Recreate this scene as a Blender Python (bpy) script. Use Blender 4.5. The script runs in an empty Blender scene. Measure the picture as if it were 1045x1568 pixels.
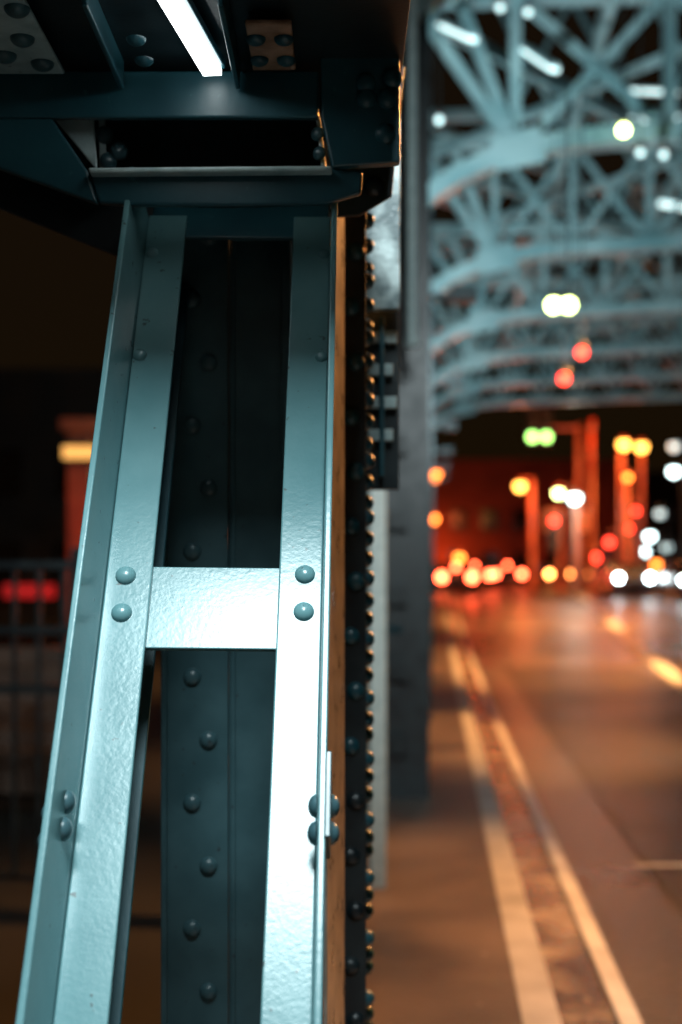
import bpy, math, random
from mathutils import Vector, Matrix
random.seed(4)
sc=bpy.context.scene
EYE=1.6
TH=math.atan(0.0657)
def smooth(t):
    t=max(0,min(1,t)); return t*t*(3-2*t)
def gz(y): return 1.35*smooth((y-15)/70.0)
def road(a,b,z=0.0):
    x=a*math.cos(TH)+b*math.sin(TH); y=b*math.cos(TH)-a*math.sin(TH)
    return Vector((x,y,z+gz(y)))
# ---------------- materials
def new_mat(name):
    m=bpy.data.materials.new(name); m.use_nodes=True
    nt=m.node_tree; b=nt.nodes['Principled BSDF']; return m,nt,b
def paint(name,c1,c2,rough=0.33,scale=6,bump=0.25,fine=90,metal=0.0,dist=0.002,speck=None,lo=.35,hi=.68,sscale=55):
    m,nt,b=new_mat(name); N=nt.nodes; L=nt.links
    tc=N.new('ShaderNodeTexCoord')
    n=N.new('ShaderNodeTexNoise'); n.inputs['Scale'].default_value=scale; n.inputs['Detail'].default_value=8
    L.new(tc.outputs['Object'],n.inputs['Vector'])
    r=N.new('ShaderNodeValToRGB'); r.color_ramp.elements[0].position=lo; r.color_ramp.elements[1].position=hi
    r.color_ramp.elements[0].color=(*c1,1); r.color_ramp.elements[1].color=(*c2,1)
    L.new(n.outputs['Fac'],r.inputs['Fac'])
    col=r.outputs['Color']
    if speck:
        n3=N.new('ShaderNodeTexNoise'); n3.inputs['Scale'].default_value=sscale; n3.inputs['Detail'].default_value=4
        L.new(tc.outputs['Object'],n3.inputs['Vector'])
        r3=N.new('ShaderNodeValToRGB'); r3.color_ramp.elements[0].position=.68; r3.color_ramp.elements[1].position=.72
        L.new(n3.outputs['Fac'],r3.inputs['Fac'])
        mx=N.new('ShaderNodeMixRGB'); L.new(r3.outputs['Color'],mx.inputs['Fac']); L.new(col,mx.inputs['Color1']); mx.inputs['Color2'].default_value=(*speck,1)
        col=mx.outputs['Color']
    L.new(col,b.inputs['Base Color'])
    n2=N.new('ShaderNodeTexNoise'); n2.inputs['Scale'].default_value=fine; n2.inputs['Detail'].default_value=3
    L.new(tc.outputs['Object'],n2.inputs['Vector'])
    bp=N.new('ShaderNodeBump'); bp.inputs['Strength'].default_value=bump; bp.inputs['Distance'].default_value=dist
    L.new(n2.outputs['Fac'],bp.inputs['Height']); L.new(bp.outputs['Normal'],b.inputs['Normal'])
    mr=N.new('ShaderNodeMapRange'); mr.inputs['To Min'].default_value=rough*.75; mr.inputs['To Max'].default_value=rough*1.35
    L.new(n.outputs['Fac'],mr.inputs['Value']); L.new(mr.outputs['Result'],b.inputs['Roughness'])
    b.inputs['Metallic'].default_value=metal
    return m
def emit(name,c,s):
    m,nt,b=new_mat(name)
    b.inputs['Base Color'].default_value=(*[min(1,v) for v in c],1)
    b.inputs['Emission Color'].default_value=(*c,1); b.inputs['Emission Strength'].default_value=s
    m.cycles.emission_sampling='NONE'
    return m
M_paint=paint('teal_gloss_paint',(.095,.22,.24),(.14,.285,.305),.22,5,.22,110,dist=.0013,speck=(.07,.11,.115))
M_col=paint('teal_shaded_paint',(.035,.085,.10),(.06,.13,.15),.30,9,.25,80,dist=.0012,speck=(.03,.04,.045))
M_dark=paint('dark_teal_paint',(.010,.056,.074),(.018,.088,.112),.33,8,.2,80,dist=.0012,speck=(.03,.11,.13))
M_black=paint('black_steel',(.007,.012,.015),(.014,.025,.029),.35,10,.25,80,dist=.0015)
M_side=paint('side_plate_reflection',(.28,.24,.2),(.55,.46,.38),.28,14,.2,60,metal=.2,dist=.001,speck=(.05,.04,.03))  # light tan base stands in for street light reflected off the plate
M_rust=paint('orange_worn_steel',(.25,.12,.06),(.5,.3,.2),.3,20,.4,80)
M_pale=paint('pale_lit_teal',(.33,.44,.45),(.5,.62,.62),.4,25,.6,120,speck=(.15,.2,.2))  # pale copy of the teal; its lightness partly stands in for light
M_blot=paint('weathered_galvanised_plate',(.14,.19,.20),(.62,.74,.74),.3,14,.9,90,speck=(.06,.08,.09),lo=.40,hi=.62)
M_frame=paint('bridge_teal_paint',(.18,.33,.36),(.40,.55,.57),.3,1.2,.2,10)
M_post=paint('galvanised_post',(.25,.25,.25),(.4,.38,.36),.4,2,.2,10)
M_rpost=paint('red_lit_post',(.35,.07,.03),(.55,.13,.05),.4,2,.2,10)  # red put into the paint for posts lit by orange and red lamps
M_conc=paint('pavement_concrete',(.05,.036,.028),(.19,.135,.105),.42,.9,.5,30,dist=.01,speck=(.26,.2,.17),sscale=14)
M_kerb=paint('kerb_stone',(.38,.35,.32),(.60,.57,.54),.5,3,.5,40,dist=.006)
M_asph=paint('asphalt',(.025,.022,.019),(.085,.072,.06),.28,.45,1.0,45,dist=.014,speck=(.26,.23,.18),sscale=24,lo=.40,hi=.60)
M_asph2=paint('resurfaced_asphalt',(.010,.008,.006),(.036,.029,.022),.36,.7,1.0,45,dist=.012,speck=(.24,.19,.12),sscale=16,lo=.40,hi=.60)
M_gut=paint('wet_gutter_leaves',(.03,.025,.02),(.36,.29,.21),.25,2.0,1,18,dist=.03,speck=(.45,.38,.28),lo=.42,hi=.64,sscale=20)
M_line=paint('road_marking_paint',(.5,.48,.45),(.85,.83,.79),.35,3,.5,40,dist=.004)
M_ground=paint('dark_ground',(.012,.011,.010),(.025,.022,.018),.8,.5,.5,10)
M_build=paint('dark_brick',(.03,.022,.018),(.06,.04,.03),.8,1,.5,10)
M_brick=paint('red_brick',(.07,.022,.015),(.20,.07,.045),.7,.3,.5,10)
M_car=paint('car_paint',(.02,.02,.025),(.05,.05,.06),.2,1,.0,10)
M_glass=paint('car_glass',(.01,.01,.012),(.02,.02,.02),.08,1,.0,10)
E_or=emit('lamp_orange',(1,.22,.03),12); E_ye=emit('lamp_yellow',(1,.48,.08),10); E_re=emit('lamp_red',(1,.04,.02),13)
E_gr=emit('lamp_green',(.40,1,.2),8); E_yg=emit('lamp_yellow_green',(.85,1,.35),16); E_wh=emit('lamp_white',(.75,1,1),13)
E_head=emit('headlight_white',(.8,.97,1),34); E_tail=emit('tail_light',(1,.085,.03),40); E_taily=emit('tail_light_amber',(1,.27,.06),36)
E_bar=emit('steel_bar_glow',(.92,1,1),8); E_bar.cycles.emission_sampling='AUTO'  # glow for a brightly lit steel bar that is no lamp
E_soft=emit('glow_teal_white',(.75,1,1),1.8)
E_win=emit('window_glow',(1,.25,.07),.5); E_dim=emit('sign_dim_red',(1,.03,.03),.35)

def empty(name,loc=(0,0,0)):
    e=bpy.data.objects.new(name,None); e.location=(0,0,0); e.empty_display_size=.2
    sc.collection.objects.link(e); return e
class MB:
    def __init__(s): s.v=[];s.f=[];s.mi=[];s.mats=[]
    def m(s,mat):
        if mat not in s.mats: s.mats.append(mat)
        return s.mats.index(mat)
    def hexa(s,p,mat):
        i=len(s.v); s.v+= [Vector(q) for q in p]; k=s.m(mat)
        for f in ((0,3,2,1),(4,5,6,7),(0,1,5,4),(1,2,6,5),(2,3,7,6),(3,0,4,7)):
            s.f.append([i+j for j in f]); s.mi.append(k)
    def box(s,x0,x1,y0,y1,z0,z1,mat):
        s.hexa([(x0,y0,z0),(x1,y0,z0),(x1,y1,z0),(x0,y1,z0),(x0,y0,z1),(x1,y0,z1),(x1,y1,z1),(x0,y1,z1)],mat)
    def fbox(s,F,u0,u1,s0,s1,n0,n1,mat,du=0):
        O,U,D,Nn=F
        P=lambda u,t,n:O+U*u+D*t+Nn*n
        s.hexa([P(u0,s0,n0),P(u1,s0,n0),P(u1,s1,n0),P(u0,s1,n0),P(u0+du,s0,n1),P(u1+du,s0,n1),P(u1+du,s1,n1),P(u0+du,s1,n1)],mat)
    def bar(s,p0,p1,w,h,mat,up=Vector((0,1,0))):
        p0=Vector(p0);p1=Vector(p1);d=(p1-p0).normalized()
        a=d.cross(up)
        if a.length<.01: a=d.cross(Vector((1,0,0)))
        a.normalize(); b=d.cross(a).normalized()
        a*=w/2;b*=h/2
        s.hexa([p0-a-b,p0+a-b,p0+a+b,p0-a+b,p1-a-b,p1+a-b,p1+a+b,p1-a+b],mat)
    def poly(s,pts,ext,mat):
        i=len(s.v);n=len(pts);pts=[Vector(p) for p in pts];ext=Vector(ext)
        s.v+=pts+[p+ext for p in pts];k=s.m(mat)
        s.f.append([i+j for j in range(n)][::-1]);s.mi.append(k)
        s.f.append([i+n+j for j in range(n)]);s.mi.append(k)
        for j in range(n):
            q=(j+1)%n
            s.f.append([i+j,i+q,i+n+q,i+n+j]);s.mi.append(k)
    def dome(s,p,nrm,r,mat,hh=.72,seg=18,rings=6):
        p=Vector(p);nrm=Vector(nrm).normalized();a=nrm.orthogonal().normalized();b=nrm.cross(a);i=len(s.v);k=s.m(mat)
        for j in range(rings):
            th=j/rings*math.pi/2;rr=r*math.cos(th);h=r*hh*math.sin(th)
            for q in range(seg):
                an=2*math.pi*q/seg; s.v.append(p+a*rr*math.cos(an)+b*rr*math.sin(an)+nrm*h)
        s.v.append(p+nrm*r*hh)
        for j in range(rings-1):
            for q in range(seg):
                q2=(q+1)%seg
                s.f.append([i+j*seg+q,i+j*seg+q2,i+(j+1)*seg+q2,i+(j+1)*seg+q]);s.mi.append(k)
        t=i+rings*seg
        for q in range(seg): s.f.append([i+(rings-1)*seg+q,i+(rings-1)*seg+(q+1)%seg,t]);s.mi.append(k)
    def ball(s,p,r,mat):
        s.dome(p,(0,-1,0),r,mat,1,14,5); s.dome(p,(0,1,0),r,mat,1,14,5)
    def cyl(s,p0,p1,r0,r1,mat,seg=14):
        p0=Vector(p0);p1=Vector(p1);d=(p1-p0).normalized();a=d.orthogonal().normalized();b=d.cross(a);i=len(s.v);k=s.m(mat)
        for p,r in((p0,r0),(p1,r1)):
            for q in range(seg):
                an=2*math.pi*q/seg;s.v.append(p+a*r*math.cos(an)+b*r*math.sin(an))
        for q in range(seg):
            q2=(q+1)%seg;s.f.append([i+q,i+q2,i+seg+q2,i+seg+q]);s.mi.append(k)
        s.f.append([i+q for q in range(seg)][::-1]);s.mi.append(k);s.f.append([i+seg+q for q in range(seg)]);s.mi.append(k)
    def build(s,name,parent=None,bevel=0,smooth=False,seg=2):
        me=bpy.data.meshes.new(name);me.from_pydata([tuple(v) for v in s.v],[],s.f)
        for m in s.mats: me.materials.append(m)
        me.polygons.foreach_set('material_index',s.mi)
        if smooth: me.polygons.foreach_set('use_smooth',[True]*len(s.f))
        me.validate()
        import bmesh
        bm=bmesh.new();bm.from_mesh(me);bmesh.ops.recalc_face_normals(bm,faces=bm.faces);bm.to_mesh(me);bm.free()
        o=bpy.data.objects.new(name,me);sc.collection.objects.link(o)
        if parent:o.parent=parent
        if bevel:
            md=o.modifiers.new('bevel','BEVEL');md.width=bevel;md.segments=seg;md.limit_method='ANGLE';md.angle_limit=math.radians(35);md.harden_normals=False
        return o
def light(name,typ,loc,power,col,target=None,size=.3,size_y=None,parent=None,spot=None):
    l=bpy.data.lights.new(name,typ);l.energy=power;l.color=col
    if typ=='AREA':
        l.size=size
        if size_y: l.shape='RECTANGLE';l.size_y=size_y
    elif typ=='POINT': l.shadow_soft_size=size
    elif typ=='SPOT': l.shadow_soft_size=size;l.spot_size=spot or 1.5;l.spot_blend=.8
    o=bpy.data.objects.new(name,l);o.location=loc;sc.collection.objects.link(o)
    if target is not None:
        o.rotation_euler=(Vector(target)-Vector(loc)).to_track_quat('-Z','Y').to_euler()
    if parent:o.parent=parent
    return o

# ================= inclined strut
d=Vector((.01223,.5327,.8462)).normalized();u=Vector((1,0,0));u=(u-d*u.dot(d)).normalized();n=u.cross(d)
if n.y>0:n=-n
F=(Vector((0,2.0,EYE-.6226)),u,d,n)
def FP(a,s,h):return F[0]+u*a+d*s+n*h
st=empty('inclined_bridge_strut')
S0,S1=-1.0,1.60
b=MB()
b.fbox(F,-.405,-.328,S0,S1,-.010,0,M_paint)            # left flat leg
b.fbox(F,-.416,-.405,S0,S1,-.010,.125,M_paint,du=-.014)  # left upstanding leg
b.fbox(F,-.1138,-.0404,S0,S1,-.010,0,M_paint)
b.fbox(F,-.0404,-.0290,S0,S1,-.010,.105,M_paint,du=.004)
b.build('angle_rails',st,.0028,seg=3)
b=MB()
for k in (.6096,-.45): b.fbox(F,-.345,-.10,k,k+.159,-.022,-.0115,M_paint)
b.fbox(F,-.40,-.045,1.552,1.70,-.022,-.0115,M_dark)
b.build('batten_plates',st,.002)
b=MB()   # rear angles and inner webs
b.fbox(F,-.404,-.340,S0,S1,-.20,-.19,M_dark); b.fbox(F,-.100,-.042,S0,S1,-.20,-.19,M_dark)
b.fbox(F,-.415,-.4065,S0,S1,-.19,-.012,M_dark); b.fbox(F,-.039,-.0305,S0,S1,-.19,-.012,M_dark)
b.build('rear_web',st,.002)
b=MB()
for s in(.742,.669,-.32,-.40):
    b.dome(FP(-.372,s,0),n,.0175,M_paint);b.dome(FP(-.070,s+.006,0),n,.0175,M_paint)
for s in(1.494,1.23):
    b.dome(FP(-.391,s,0),n,.0135,M_paint);b.dome(FP(-.052,s,0),n,.012,M_paint)
for s in(.305,.262):
    b.dome(FP(-.411,s,.06),u,.018,M_col);b.dome(FP(-.434,s-.02,.06),-u,.018,M_col)
    b.dome(FP(-.0400,s,.055),-u,.018,M_col);b.dome(FP(-.018,s,.055),u,.018,M_col)
b.build('rivets',st,smooth=True)
b=MB()
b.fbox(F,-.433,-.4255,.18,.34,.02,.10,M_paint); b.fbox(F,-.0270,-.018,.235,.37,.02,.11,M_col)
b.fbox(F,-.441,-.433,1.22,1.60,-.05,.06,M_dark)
b.build('splice_plates',st,.002)

# ================= vertical riveted column behind
co=empty('riveted_bridge_column')
YC=3.05
b=MB()
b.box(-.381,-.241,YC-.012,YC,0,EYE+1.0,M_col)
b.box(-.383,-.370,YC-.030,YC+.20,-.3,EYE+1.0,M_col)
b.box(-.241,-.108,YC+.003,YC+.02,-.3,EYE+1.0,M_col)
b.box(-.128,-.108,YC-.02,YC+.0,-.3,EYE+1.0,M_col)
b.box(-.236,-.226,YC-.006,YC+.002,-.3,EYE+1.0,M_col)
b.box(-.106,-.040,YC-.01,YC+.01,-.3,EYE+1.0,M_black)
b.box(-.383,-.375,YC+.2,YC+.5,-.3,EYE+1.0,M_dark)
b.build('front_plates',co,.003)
b=MB()
b.hexa([(-.036,2.90,-.3),(-.028,2.90,-.3),(.008,3.22,-.3),(.000,3.22,-.3),(-.036,2.90,2.5),(-.028,2.90,2.5),(.008,3.22,2.5),(.000,3.22,2.5)],M_side)
b.box(.003,.058,3.30,3.312,-.3,2.6,M_black)
b.box(.046,.058,3.313,4.1,-.3,2.6,M_black)
b.build('side_plates',co,.002)
b=MB()
for i in range(-14,20):
    z=EYE+(890-(460+96*i))*3.05/2178
    if z<0.02 or z>2.5: continue
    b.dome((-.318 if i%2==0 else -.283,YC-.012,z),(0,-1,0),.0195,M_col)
for i in range(-10,26):
    z=EYE+.765-i*.1275
    if z<.05: continue
    b.dome((.022 if i%2 else .034,3.30,z),(0,-1,0),.0215,M_dark if i<10 else M_black)
for i in range(0,62):
    z=EYE+.85-i*.047+random.uniform(-.005,.005)
    if z<.03: break
    b.dome((.058,3.34+.05*(i%3),z),(1,0,0),.0215,M_dark,.98)
b.build('rivets',co,smooth=True)

# ================= top riveted beam
tb=empty('riveted_portal_beam')
def T(px,r,y=2.70): return Vector(((px-522)*y/2178,y,EYE+(890-r)*y/2178))
b=MB()
e=(0,.02,0)
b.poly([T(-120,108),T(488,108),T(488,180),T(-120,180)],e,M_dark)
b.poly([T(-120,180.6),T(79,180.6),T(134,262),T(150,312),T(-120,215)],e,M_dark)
b.poly([T(489,-30,2.68),T(612,-30,2.68),T(612,248,2.68),T(508,255,2.68),T(492,181,2.68)],(0,.03,0),M_dark)
b.build('fascia_plates',tb,.0045,seg=3)
b=MB()
b.poly([T(134.6,258),T(507,255),T(556,262),T(553,296),T(500,312),T(350,316),T(200,314),T(151,311)],e,M_dark)
b.build('lower_lip',tb,.006,seg=3)
b=MB()   # pale bar painting the light caught along the opening's lip
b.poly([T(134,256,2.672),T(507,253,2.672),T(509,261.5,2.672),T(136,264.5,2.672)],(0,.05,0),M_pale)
b.build('lip_highlight_bar',tb,.0045,seg=3)
b=MB()
b.poly([T(82,180,2.76),T(143,180,2.76),T(149,262,2.76)],(0,.008,0),M_pale)
b.poly([T(150,170,2.80),T(160,170,2.80),T(163,262,2.80),T(152,262,2.80)],(0,.008,0),M_pale)
b.poly([T(483,175,2.74),T(490,175,2.74),T(500,262,2.74),T(492,262,2.74)],(0,.01,0),M_pale)
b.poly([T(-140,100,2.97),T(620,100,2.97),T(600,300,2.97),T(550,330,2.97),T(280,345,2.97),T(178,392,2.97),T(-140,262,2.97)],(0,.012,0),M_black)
b.box(-.95,.118,1.92,3.2,EYE+.985,EYE+1.03,M_black)  # front runs on out of view, added length to shade the upper rails
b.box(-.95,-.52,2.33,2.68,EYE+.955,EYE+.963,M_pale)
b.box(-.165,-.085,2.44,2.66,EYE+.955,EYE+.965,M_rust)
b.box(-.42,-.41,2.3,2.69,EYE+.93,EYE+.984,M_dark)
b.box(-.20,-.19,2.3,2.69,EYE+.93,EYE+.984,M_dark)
b.build('soffit_and_gussets',tb,.003)
b=MB()
for p in((160,207),(182,232),(166,247)): b.dome(T(p[0],p[1],2.80),(0.5,-1,0),.018,M_col)
for p in((486,205),(489,235)): b.dome(T(p[0],p[1],2.735),(-.6,-1,0),.014,M_col)
for p in((560,128),(592,150),(560,150),(590,205),(600,120)): b.dome(T(p[0],p[1],2.68),(0,-1,0),.02,M_dark)
b.dome(T(572,285,2.97),(0,-1,0),.022,M_black)
for x,y in((-.62,2.4),(-.56,2.5),(-.61,2.58),(-.55,2.62),(-.54,2.37),(-.66,2.5)): b.dome((x,y,EYE+.955),(0,0,-1),.022,M_col)
for x,y in((-.15,2.5),(-.10,2.5),(-.15,2.6),(-.10,2.6),(-.36,2.5),(-.36,2.6)): b.dome((x,y,EYE+.954),(0,0,-1),.018,M_dark)
b.build('rivets',tb,smooth=True)
b=MB()   # bracket post to the right
b.box(.055,.149,3.6,3.64,EYE+.69,EYE+1.6,M_blot)
b.box(.050,.054,3.55,3.6,EYE+.69,EYE+1.6,M_dark)
b.box(.055,.152,3.72,3.76,EYE+.24,EYE+.72,M_black)
for k in range(4): b.box(.07,.145-.01*(k%2),3.69,3.719,EYE+.62-k*.085,EYE+.650-k*.085,M_pale)
b.box(.10,.112,3.66,3.689,EYE+.27,EYE+.68,M_dark)
b.build('bracket_post',tb,.004)
tl=empty('glowing_steel_bar')  # brightly lit steel bar, its light made as an added glowing strip
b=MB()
b.bar((-.292,2.22,EYE+.950),(-.240,2.655,EYE+.950),.034,.012,E_bar,up=Vector((0,0,1)))
b.build('glow_bar',tl)
b=MB();b.bar((-.292,2.22,EYE+.965),(-.240,2.66,EYE+.965),.05,.015,M_dark,up=Vector((0,0,1)));b.build('backing_bar',tl,.002)

# ================= overhead lamp lighting foreground
sl=empty('street_lamp')
kp=Vector((-.12,.16,EYE+3.0))
b=MB();b.box(-.8,.5,-.95,1.25,EYE+3.02,EYE+3.12,M_post);b.cyl((-.35,-.1,EYE+3.17),(-.35,-2.5,EYE+3.3),.04,.05,M_post);b.cyl((-.35,-2.5,0),(-.35,-2.5,EYE+3.35),.09,.06,M_post)
b.build('mast_and_head',sl,.01)
light('lamp',"AREA",kp,345,(.82,.97,1.0),target=None,size=1.0,size_y=1.9,parent=sl)
b=MB();b.cyl((.9,-.4,EYE+3.1),(.9,-.1,EYE+3.0),.12,.16,M_post);b.bar((-.35,-.6,EYE+3.2),(.9,-.45,EYE+3.15),.05,.05,M_post);b.build('added_spot_head',sl)
light('added_spot','SPOT',(.9,.05,EYE+2.95),1100,(.82,.97,1.0),target=(.40,8,2.9),size=.1,parent=sl,spot=.74)  # unseen second head, added to brighten the posts, pipe and kerb ahead

# ================= ground
def strip(name,a0,a1,mat,z,b0=-3,b1=400,parent=None,step=4,thick=0):
    m=MB();k=m.m(mat);bs=[];x=b0
    while x<b1: bs.append(x); x+=step if x<110 else 40
    bs.append(b1)
    for x in bs: m.v+= [road(a0,x,z),road(a1,x,z)]
    for i in range(len(bs)-1): m.f.append([2*i,2*i+1,2*i+3,2*i+2]);m.mi.append(k)
    if thick:
        nn=len(m.v)
        for x in bs: m.v+=[road(a0,x,z-thick),road(a1,x,z-thick)]
        for i in range(len(bs)-1):
            m.f.append([2*i+1,nn+2*i+1,nn+2*i+3,2*i+3]);m.mi.append(k)
            m.f.append([2*i,nn+2*i,nn+2*i+2,2*i+2]);m.mi.append(k)
    return m.build(name,parent)
m=MB();k=m.m(M_ground);ys=[-60]+list(range(-4,112,4))+[200,500,1500]
for y in ys: m.v+=[Vector((-900,y,gz(y)-.24)),Vector((900,y,gz(y)-.24))]
for i in range(len(ys)-1): m.f.append([2*i,2*i+1,2*i+3,2*i+2]);m.mi.append(k)
m.build('ground')
strip('road',.46,16,M_asph,-.12,-5,600,step=2)
strip('resurfaced_lane',1.28,3.75,M_asph2,-.112,-5,27,step=2)
strip('pavement',-.5,.318,M_conc,0,-5,400,thick=.23,step=2)
strip('kerb',.3185,.458,M_kerb,.006,-5,400,thick=.14,step=2)
strip('gutter',.462,.70,M_gut,-.112,-5,120,step=2)
strip('road_edge_line',.715,.80,M_line,-.104,-5,120,step=2)
m=MB()
pts=[(4.35,15.2),(5.2,21.8),(10.0,58),(17,130)]
k=m.m(M_line)
fine=[]
for i in range(3):
    for j in range(12):
        t=j/12;fine.append((pts[i][0]*(1-t)+pts[i+1][0]*t,pts[i][1]*(1-t)+pts[i+1][1]*t))
for x,y in fine: m.v+=[Vector((x,y,gz(y)-.09)),Vector((x+.3,y,gz(y)-.09))]
for i in range(len(fine)-1): m.f.append([2*i,2*i+1,2*i+3,2*i+2]);m.mi.append(k)
m.build('lane_line')
m=MB();k=m.m(M_line)
m.v+=[road(1.2,8.6,-.104),road(6,8.7,-.104),road(6,8.78,-.104),road(1.2,8.68,-.104)];m.f.append([0,1,2,3]);m.mi.append(k);m.build('stop_line')

# ================= bridge beyond
def zb(a):
    aa=min(a,16.0-a)
    if aa<2.2: return 5.35+1.2*math.sqrt(max(0,1-((2.2-aa)/2.6)**2))
    return 6.55+.16*math.sin((aa-2.2)/5.8*math.pi/2)
frames=[10.5+5.5*i for i in range(7)]
ZT=8.15;ZU=10.3
for bb in frames:
    fr=empty('bridge_cross_frame')
    m=MB()
    A=[-.35,-.1,.2,.5,.9,1.4,1.9]+[1.9+.95*i for i in range(1,14)]+[14.6,15.1,15.5,15.8,16.1,16.35]
    for i in range(len(A)-1):
        m.bar(road(A[i],bb,zb(A[i])),road(A[i+1]+.02,bb,zb(A[i+1])),.20,.3,M_frame)
    m.bar(road(-.35,bb,ZT),road(16.35,bb,ZT),.16,.28,M_frame)
    m.bar(road(-.35,bb,ZU),road(16.35,bb,ZU),.14,.28,M_frame)
    step=1.7 if bb<17 else 1.15
    wd=.11 if bb<17 else .08
    x=.9;i=0
    while x<15:
        m.bar(road(x,bb,zb(x)),road(x,bb,ZT),wd+.02,.1,M_frame)
        x2=min(x+step,15.2)
        m.bar(road(x,bb+.03,zb(x)),road(x2,bb+.03,ZT),wd,.07,M_frame)
        m.bar(road(x,bb-.03,ZT),road(x2,bb-.03,zb(x2)),wd,.07,M_frame)
        m.bar(road(x,bb+.03,ZT),road(x2,bb+.03,ZU),.07,.06,M_frame)
        m.bar(road(x2,bb-.03,ZT),road(x,bb-.03,ZU),.07,.06,M_frame)
        x+=step;i+=1
    for ax in(-.3,.25): m.bar(road(.9,bb-.1,zb(.9)),road(ax,bb-.1,ZT),.13,.1,M_frame)
    m.bar(road(.65,bb-.16,zb(.9)-.05),road(1.2,bb-.16,zb(.9)+.05),.4,.03,M_frame)
    m.build('truss_members',fr)
    m=MB();MC=M_black if bb<17 else M_dark
    for a in(-.26,16.26):
        m.bar(road(a-.07,bb,-.1),road(a-.07,bb,ZT),.03,.3,MC,up=Vector((1,0,0)))
        m.bar(road(a+.07,bb,-.1),road(a+.07,bb,ZT),.03,.3,MC,up=Vector((1,0,0)))
        m.bar(road(a,bb+.05,-.1),road(a,bb+.05,ZT),.03,.11,MC)
        for k in range(14):
            m.bar(road(a-.07,bb-.13,.4+k*.55),road(a+.07,bb-.13,.4+k*.55),.14,.02,MC)
    m.build('columns',fr)
lb=empty('bridge_lateral_bracing')
m=MB()
for i in range(len(frames)-1):
    b0,b1=frames[i],frames[i+1]
    for a in(-.3,2,4,8,12,16.3): m.bar(road(a,b0,ZT+.05),road(a,b1,ZT+.05),.12,.2,M_frame,up=Vector((0,0,1)))
    for a in(-.3,4,8,12):
        m.bar(road(a,b0,ZT-.15),road(a+4,b1,ZT-.15),.09,.1,M_frame,up=Vector((0,0,1)))
        m.bar(road(a+4,b0,ZT-.27),road(a,b1,ZT-.27),.09,.1,M_frame,up=Vector((0,0,1)))
        m.bar(road(a,b0,ZT),road(a,b1,ZU),.09,.1,M_frame,up=Vector((1,0,0)))
        m.bar(road(a,b0,ZU-.1),road(a+4,b1,ZU-.1),.09,.1,M_frame,up=Vector((0,0,1)))
    for a in(-.3,16.3):
        m.bar(road(a,b0,1.2),road(a,b1,ZT-.4),.12,.12,M_dark,up=Vector((1,0,0)))
m.build('bracing_bars',lb)
hg=empty('bridge_hanger')
m=MB();m.box(.15,.235,7.4,7.42,0,8,M_pale);m.box(.14,.1495,7.38,7.6,0,8,M_dark);m.build('flange',hg,.004)
pp=empty('drain_pipe')
m=MB();m.cyl((.485,9.7,EYE+1.65),(.485,9.7,8.1),.035,.035,M_pale,20);m.cyl((.485,9.7,EYE+1.65),(.495,9.7,EYE+1.60),.05,.05,M_pale,20);m.build('pipe',pp,smooth=False)

# uplights: unseen lamps added to brighten the cross frames
for bb,pw in ((12.5,280),(18.0,200),(23.5,160),(29,110),(34.5,75),(40,50)):
    fl=empty('added_uplight')
    p=road(.25,bb,4.2)
    m=MB();m.bar(p+Vector((0,0,-.16)),p+Vector((0,0,-.03)),.22,.22,M_dark,up=Vector((1,0,0)));m.bar(p+Vector((0,0,-.1)),road(-.2,bb,4.1),.05,.05,M_dark);m.build('backing_bar',fl)
    light('added_uplight_beam','AREA',p,pw,(.72,.95,1.0),target=road(1.6,bb+3.0,7.0),size=.25,parent=fl)

SOD=(1,.42,.12)
def sodium(x,y,z,power,tgt,sz=.5,spot=None):
    pl=empty('street_lamp');p=Vector((x,y,z))
    m=MB();m.cyl((x+1.6,y,gz(y)-.13),(x+1.6,y,z+.25),.1,.07,M_post);m.bar((x+1.6,y,z+.2),(x,y,z+.12),.06,.06,M_post);m.box(x-.3,x+.3,y-.15,y+.15,z+.04,z+.14,M_post);m.build('pole_and_head',pl)
    if spot: light('lamp','SPOT',p,power,SOD,target=tgt,size=.2,parent=pl,spot=spot)
    else: light('lamp','AREA',p,power,SOD,target=tgt,size=sz,parent=pl)
sodium(3.2,7.0,6.0,3300,(.2,6.2,0),spot=1.15)
sodium(4.2,8.6,5.0,3200,(0.0,3.1,1.2),spot=.55)  # extra unseen lamp, added to turn the column's side plate orange
sodium(5.0,16.5,6.2,6500,(1.5,14.8,0),spot=.85)
sodium(8.2,25,6.2,16000,(3.2,26,.1),spot=1.25)
sodium(12,40,6.4,20000,(5.0,42,.5),spot=1.15)
sodium(16,60,7,12000,(8.0,64,1),spot=1.2)
def streak_bar(p0,p1,w=.12,mat=None):  # added glowing bars standing in for streaks of light on glossy beams
    l=empty('beam_streak_glow');m=MB();m.bar(p0,p1,w,w*.5,mat or E_soft,up=Vector((0,0,1)));m.build('glow_bar',l)
    m=MB();q=Vector((0,0,w*.45));m.bar(Vector(p0)+q,Vector(p1)+q,w*1.3,w*.35,M_frame,up=Vector((0,0,1)));m.build('backing_bar',l)
streak_bar((4.30,21.7,EYE+7.03),(5.15,21.7,EYE+7.05))
streak_bar((1.10,15.6,EYE+6.10),(1.40,15.1,EYE+5.75),.11)
streak_bar((2.05,15.9,EYE+5.95),(2.3,15.3,EYE+5.5),.10)
streak_bar((4.9,21.9,EYE+5.82),(5.6,21.9,EYE+5.7),.12)
streak_bar((4.4,21.9,EYE+7.55),(5.2,21.9,EYE+7.52),.08)
def lamps(name,lst,extra=None):
    l=empty(name);m=MB()
    for x,y,z,r,mt in lst:
        m.ball((x,y,z),r,mt)
    m.build('lenses',l,smooth=True)
    if extra:
        m=MB();extra(m);m.build('body',l)
    return l
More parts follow.
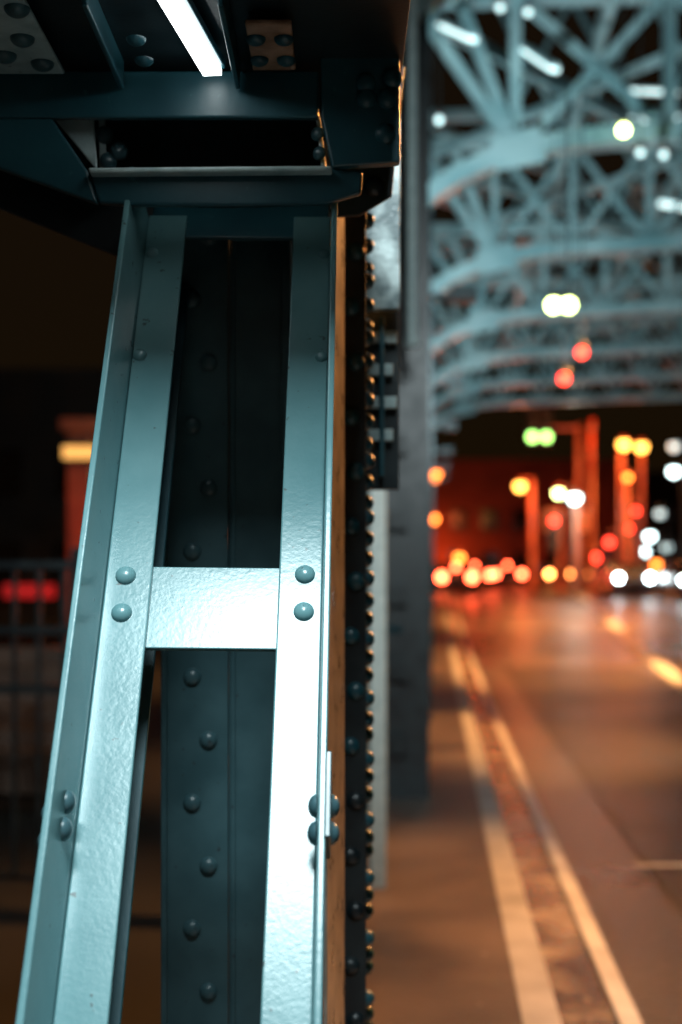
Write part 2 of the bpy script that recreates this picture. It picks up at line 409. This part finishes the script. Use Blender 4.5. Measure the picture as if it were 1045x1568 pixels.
def hang(pts,top):
    def f(m):
        for x,y,z in pts: m.cyl((x,y,z+.1),(x,y,top),.008,.008,M_black,6); m.cyl((x,y,z+.06),(x,y,z+.12),.07,.03,M_black,10)
    return f
lamps('twin_pendant_light',[(2.28,15.25,EYE+2.96,.075,E_yg),(2.44,15.25,EYE+2.96,.075,E_yg)],hang([(2.28,15.25,EYE+2.96),(2.44,15.25,EYE+2.96)],6.9))
lamps('pendant_light',[(3.02,15.2,EYE+4.82,.06,E_yg)],hang([(3.02,15.2,EYE+4.82)],8.2))
for x,z in((1.7,6.25),(2.0,6.2),(1.05,5.05),(3.2,4.7),(3.45,4.68)):
    lamps('pendant_light',[(x,15.2,EYE+z-.12,.04,E_soft)],hang([(x,15.2,EYE+z-.12)],8.2))
def signal(x,y,z,lit,base=None,n=1,dx=.64,R=.2,pm=None):
    t=empty('traffic_signal');m=MB();L=MB()
    px=(base if base is not None else x+3)
    g=gz(y)-.1
    m.cyl((px,y+.3,g),(px,y+.3,EYE+z+.6),.12,.09,M_rpost)
    m.cyl((px,y+.3,EYE+z+.45),(x,y+.3,EYE+z+.45),.08,.06,M_rpost)
    for i in range(n):
        xx=x+i*dx;idx={'r':2,'y':1,'g':0}[lit[0]]
        z0=EYE+z-idx*.55
        m.box(xx-.24,xx+.24,y+.02,y+.28,z0-.3,z0+1.4,M_black)
        for k in range(3):
            mt={'r':E_re,'y':E_ye,'g':E_gr}[lit[0]] if k==idx else M_glass
            L.dome((xx,y+.02,z0+k*.55),(0,-1,0),R,mt,.6)
    m.build('pole_and_housings',t);L.build('lenses',t,smooth=True)
signal(8.79,65.3,6.63,'g',base=10.95,n=2)
lamps('red_marker_light',[(2.59,15.3,EYE+2.46,.055,E_re)],hang([(2.59,15.3,EYE+2.46)],6.9))
lamps('red_marker_light',[(2.40,15.3,EYE+2.18,.055,E_re)],hang([(2.40,15.3,EYE+2.18)],6.9))
signal(9.78,65.3,2.76,'r',base=10.1,R=.15)
signal(13.1,64.9,2.4,'r',base=13.4,R=.17)
signal(12.45,66,1.8,'r',base=12.9,R=.17)
signal(12.0,67,1.1,'r',base=12.2,R=.17)
signal(13.9,67,3.3,'r',base=14.0,R=.13)
signal(11.6,70,1.5,'r',base=11.7,R=.12)
signal(13.6,72,1.3,'r',base=13.9,R=.14)
def slamp(x,y,z,mt,px,r=.24,power=0,col=SOD,pr=.12,pm=None):
    s=empty('street_lamp');m=MB();g=gz(y)-.1;pm=pm or M_rpost
    m.cyl((px,y+.2,g),(px,y+.2,EYE+z+.3),pr,pr*.7,pm)
    m.cyl((px,y+.2,EYE+z+.3),(x,y+.1,EYE+z+.32),.06,.05,pm)
    m.cyl((x,y,EYE+z+.1),(x,y,EYE+z+.34),r*1.1,.1,pm)
    m.build('pole_and_arm',s)
    L=MB();L.ball((x,y,EYE+z),r,mt);L.build('globe',s,smooth=True)
    if power: light('glow','POINT',(x,y-1.2,EYE+z-.6),power,col,size=.3,parent=s)
slamp(4.25,65,4.86,E_or,3.6,.28)
slamp(4.25,66,2.91,E_or,3.6,.24)
slamp(5.49,66,1.11,E_or,5.49,.2)
slamp(8.22,65.3,4.38,E_ye,8.79,.24,450,(1,.2,.05),.14)
slamp(12.99,65.3,6.3,E_ye,12.9,.25,500,(1,.3,.08),.14)
slamp(13.86,65.6,6.2,E_ye,13.9,.24,0,SOD,.12)
slamp(9.99,65.3,4.05,E_yg,10.68,.2,pr=.05)
slamp(10.68,65.0,3.81,E_wh,10.75,.24,200,(1,.8,.6),.14,M_post)
slamp(15.3,65.3,6.2,E_soft,15.9,.22,pm=M_black,pr=.06);slamp(15.45,66,5.1,E_wh,15.9,.22,pm=M_black,pr=.06)
slamp(14.8,66,3.15,E_soft,15.2,.2,pm=M_black,pr=.06);slamp(14.34,66,2.1,E_wh,14.3,.2,pm=M_black,pr=.06);slamp(14.25,66.5,1.41,E_wh,14.3,.18,pm=M_black,pr=.06);slamp(15.3,66.8,1.6,E_soft,15.9,.2,pm=M_black,pr=.06)
slamp(10.95,62,6.7,M_post,10.95,.1,400,(1,.16,.04),.12)
slamp(12.7,63,4.6,E_or,12.7,.14,120,(1,.2,.04),.10)
slamp(16.4,74,.9,E_or,16.9,.2,pm=M_black,pr=.05)
def car(x,y,front,lights,z=None,r=.17):
    c=empty('car');g=gz(y)-.12;m=MB()
    prof=[(-2.1,.35),(-2.15,.75),(-1.9,.98),(-1.2,1.02),(-.6,1.45),(.8,1.48),(1.6,1.05),(2.1,.9),(2.15,.4)]
    sgn=1 if front else -1
    pts=[Vector((x-.88,y-sgn*(p[0]) ,g+p[1])) for p in prof]
    if front: pts=[Vector((x-.88,y+p[0],g+p[1])) for p in prof]
    m.poly(pts,(1.76,0,0),M_car)
    m.box(x-.7,x+.7,y-.9,y+.9,g+1.05,g+1.43,M_glass)
    for wx in(-.8,.8):
        for wy in(-1.35,1.35): m.cyl((x+wx-.1,y+wy,g+.33),(x+wx+.1,y+wy,g+.33),.33,.33,M_black,16)
    m.build('body',c,.04)
    L=MB()
    for sx in(-.68,.68): L.ball((x+sx,y-2.2,g+.8),r,lights)
    if not front: L.ball((x,y-1.7,g+1.25),r*.6,lights)
    L.build('lamps',c,smooth=True)
car(12.75,64,True,E_head,r=.14);car(14.6,60,True,E_head,r=.12);car(13.1,87,False,E_taily);car(14.75,90,False,E_taily)
car(6.6,72,False,E_tail);car(5.2,66,False,E_tail,r=.2);car(18.6,80,False,E_taily);car(8.7,76,False,E_tail)
def building(name,x0,x1,y,h,mat,win=None,prob=.2,depth=12):
    bl=empty(name);m=MB();g=gz(y)-.2
    m.box(x0,x1,y,y+depth,g,g+h,mat);m.box(x0-.2,x1+.2,y-.2,y+depth+.2,g+h+.002,g+h+.5,mat)
    m.build('walls_and_cornice',bl)
    W=MB();nx=int((x1-x0)/2.2)
    for fl in range(int(h/3)):
        for i in range(nx):
            xx=x0+.8+i*2.2;zz=g+1+fl*3
            mt=win if random.random()<prob else M_glass
            W.box(xx,xx+1.1,y-.05,y-.01,zz,zz+1.5,mt)
            W.box(xx-.1,xx+1.2,y-.12,y-.01,zz-.15,zz-.002,mat)
    W.build('windows_and_sills',bl)
    return bl
rb=building('brick_building',2.5,20,100,8.5,M_brick,E_win,.12)
light('added_red_glow','POINT',(5.4,97.4,1.9),1900,(1,.13,.03),size=.4,parent=rb)  # no sign here; red lamps added to give the haze on this wall
light('added_red_glow','POINT',(15,96,2.2),300,(1,.08,.03),size=.4,parent=rb)
building('office_building',22,40,130,10,M_build,E_win,.15)
building('apartment_building',-32,-5.4,46,7.6,M_build,E_win,.0)
building('warehouse',-60,2,140,9,M_build,E_win,.05)
# left side
gp=empty('gate_pillar')
m=MB();m.box(-4.2,-3.85,21.8,22.3,0,3.9,M_rpost);m.box(-4.3,-3.75,21.7,22.4,3.902,4.1,M_rpost);m.build('pillar',gp,.02)
m=MB();m.box(-4.2,-3.72,21.45,21.6,EYE+1.86,EYE+2.04,emit('lamp_amber',(1,.5,.12),1.2));m.box(-4.25,-3.68,21.62,21.7,EYE+1.8,EYE+2.1,M_black);m.build('bulkhead_light',gp)
light('red_glow','POINT',(-3.9,20.6,2.4),16,(1,.10,.02),size=.2,parent=gp)
rl=empty('bridge_railing')
m=MB()
for z in(EYE+.10,EYE-.66,EYE-.3): m.bar((-3.2,8.7,z),(-1.55,8.7,z),.05,.06,M_black)
for i in range(12): m.bar((-3.2+.15*i,8.72,-.2),(-3.2+.15*i,8.72,EYE+.1),.03,.03,M_black)
m.bar((-1.6,8.7,-.24),(-1.6,8.7,EYE+.2),.09,.09,M_black);m.build('rails',rl)
ns=empty('neon_sign');m=MB();m.box(-10.2,-8.7,43,43.2,EYE-.5,EYE-.1,E_dim);m.box(-10.4,-8.5,43.21,43.35,EYE-.6,EYE,M_black);m.box(-9.5,-9.4,43.21,43.3,0,EYE-.6,M_black);m.build('sign',ns)
ss=empty('stairway')
m=MB()
for i in range(6): m.box(-6,-2.2,12+i*.35,12.35+i*.35,-.2,.16*(i+1),M_conc)
m.build('steps',ss,.01)
light('step_lamp','SPOT',(-3.5,11,3.0),40,(1,.4,.1),target=(-3,12.8,.4),size=.1,parent=ss,spot=1.0)

# ================= world
w=bpy.data.worlds.new('World');sc.world=w;w.use_nodes=True
nt=w.node_tree;N=nt.nodes;L=nt.links
bg=N['Background'];sky=N.new('ShaderNodeTexSky');sky.sky_type='NISHITA';sky.sun_disc=False;sky.sun_elevation=math.radians(1);sky.sun_rotation=math.radians(200)
L.new(sky.outputs['Color'],bg.inputs['Color']);bg.inputs['Strength'].default_value=.001
b2=N.new('ShaderNodeBackground');b2.inputs['Color'].default_value=(.55,.26,.07,1);b2.inputs['Strength'].default_value=.011
ad=N.new('ShaderNodeAddShader');L.new(bg.outputs[0],ad.inputs[0]);L.new(b2.outputs[0],ad.inputs[1]);L.new(ad.outputs[0],N['World Output'].inputs['Surface'])

# ================= camera
cam=bpy.data.cameras.new('camera');c=bpy.data.objects.new('camera',cam);sc.collection.objects.link(c);sc.camera=c
c.location=(0,0,EYE);c.rotation_euler=(math.radians(90),0,0)
cam.sensor_fit='VERTICAL';cam.sensor_height=36;cam.sensor_width=24;cam.lens=50;cam.shift_y=.0676
cam.clip_end=3000;cam.clip_start=.02
cam.dof.use_dof=True;cam.dof.focus_distance=2.42;cam.dof.aperture_fstop=1.95
sc.view_settings.view_transform='Standard';sc.view_settings.look='None';sc.view_settings.exposure=0
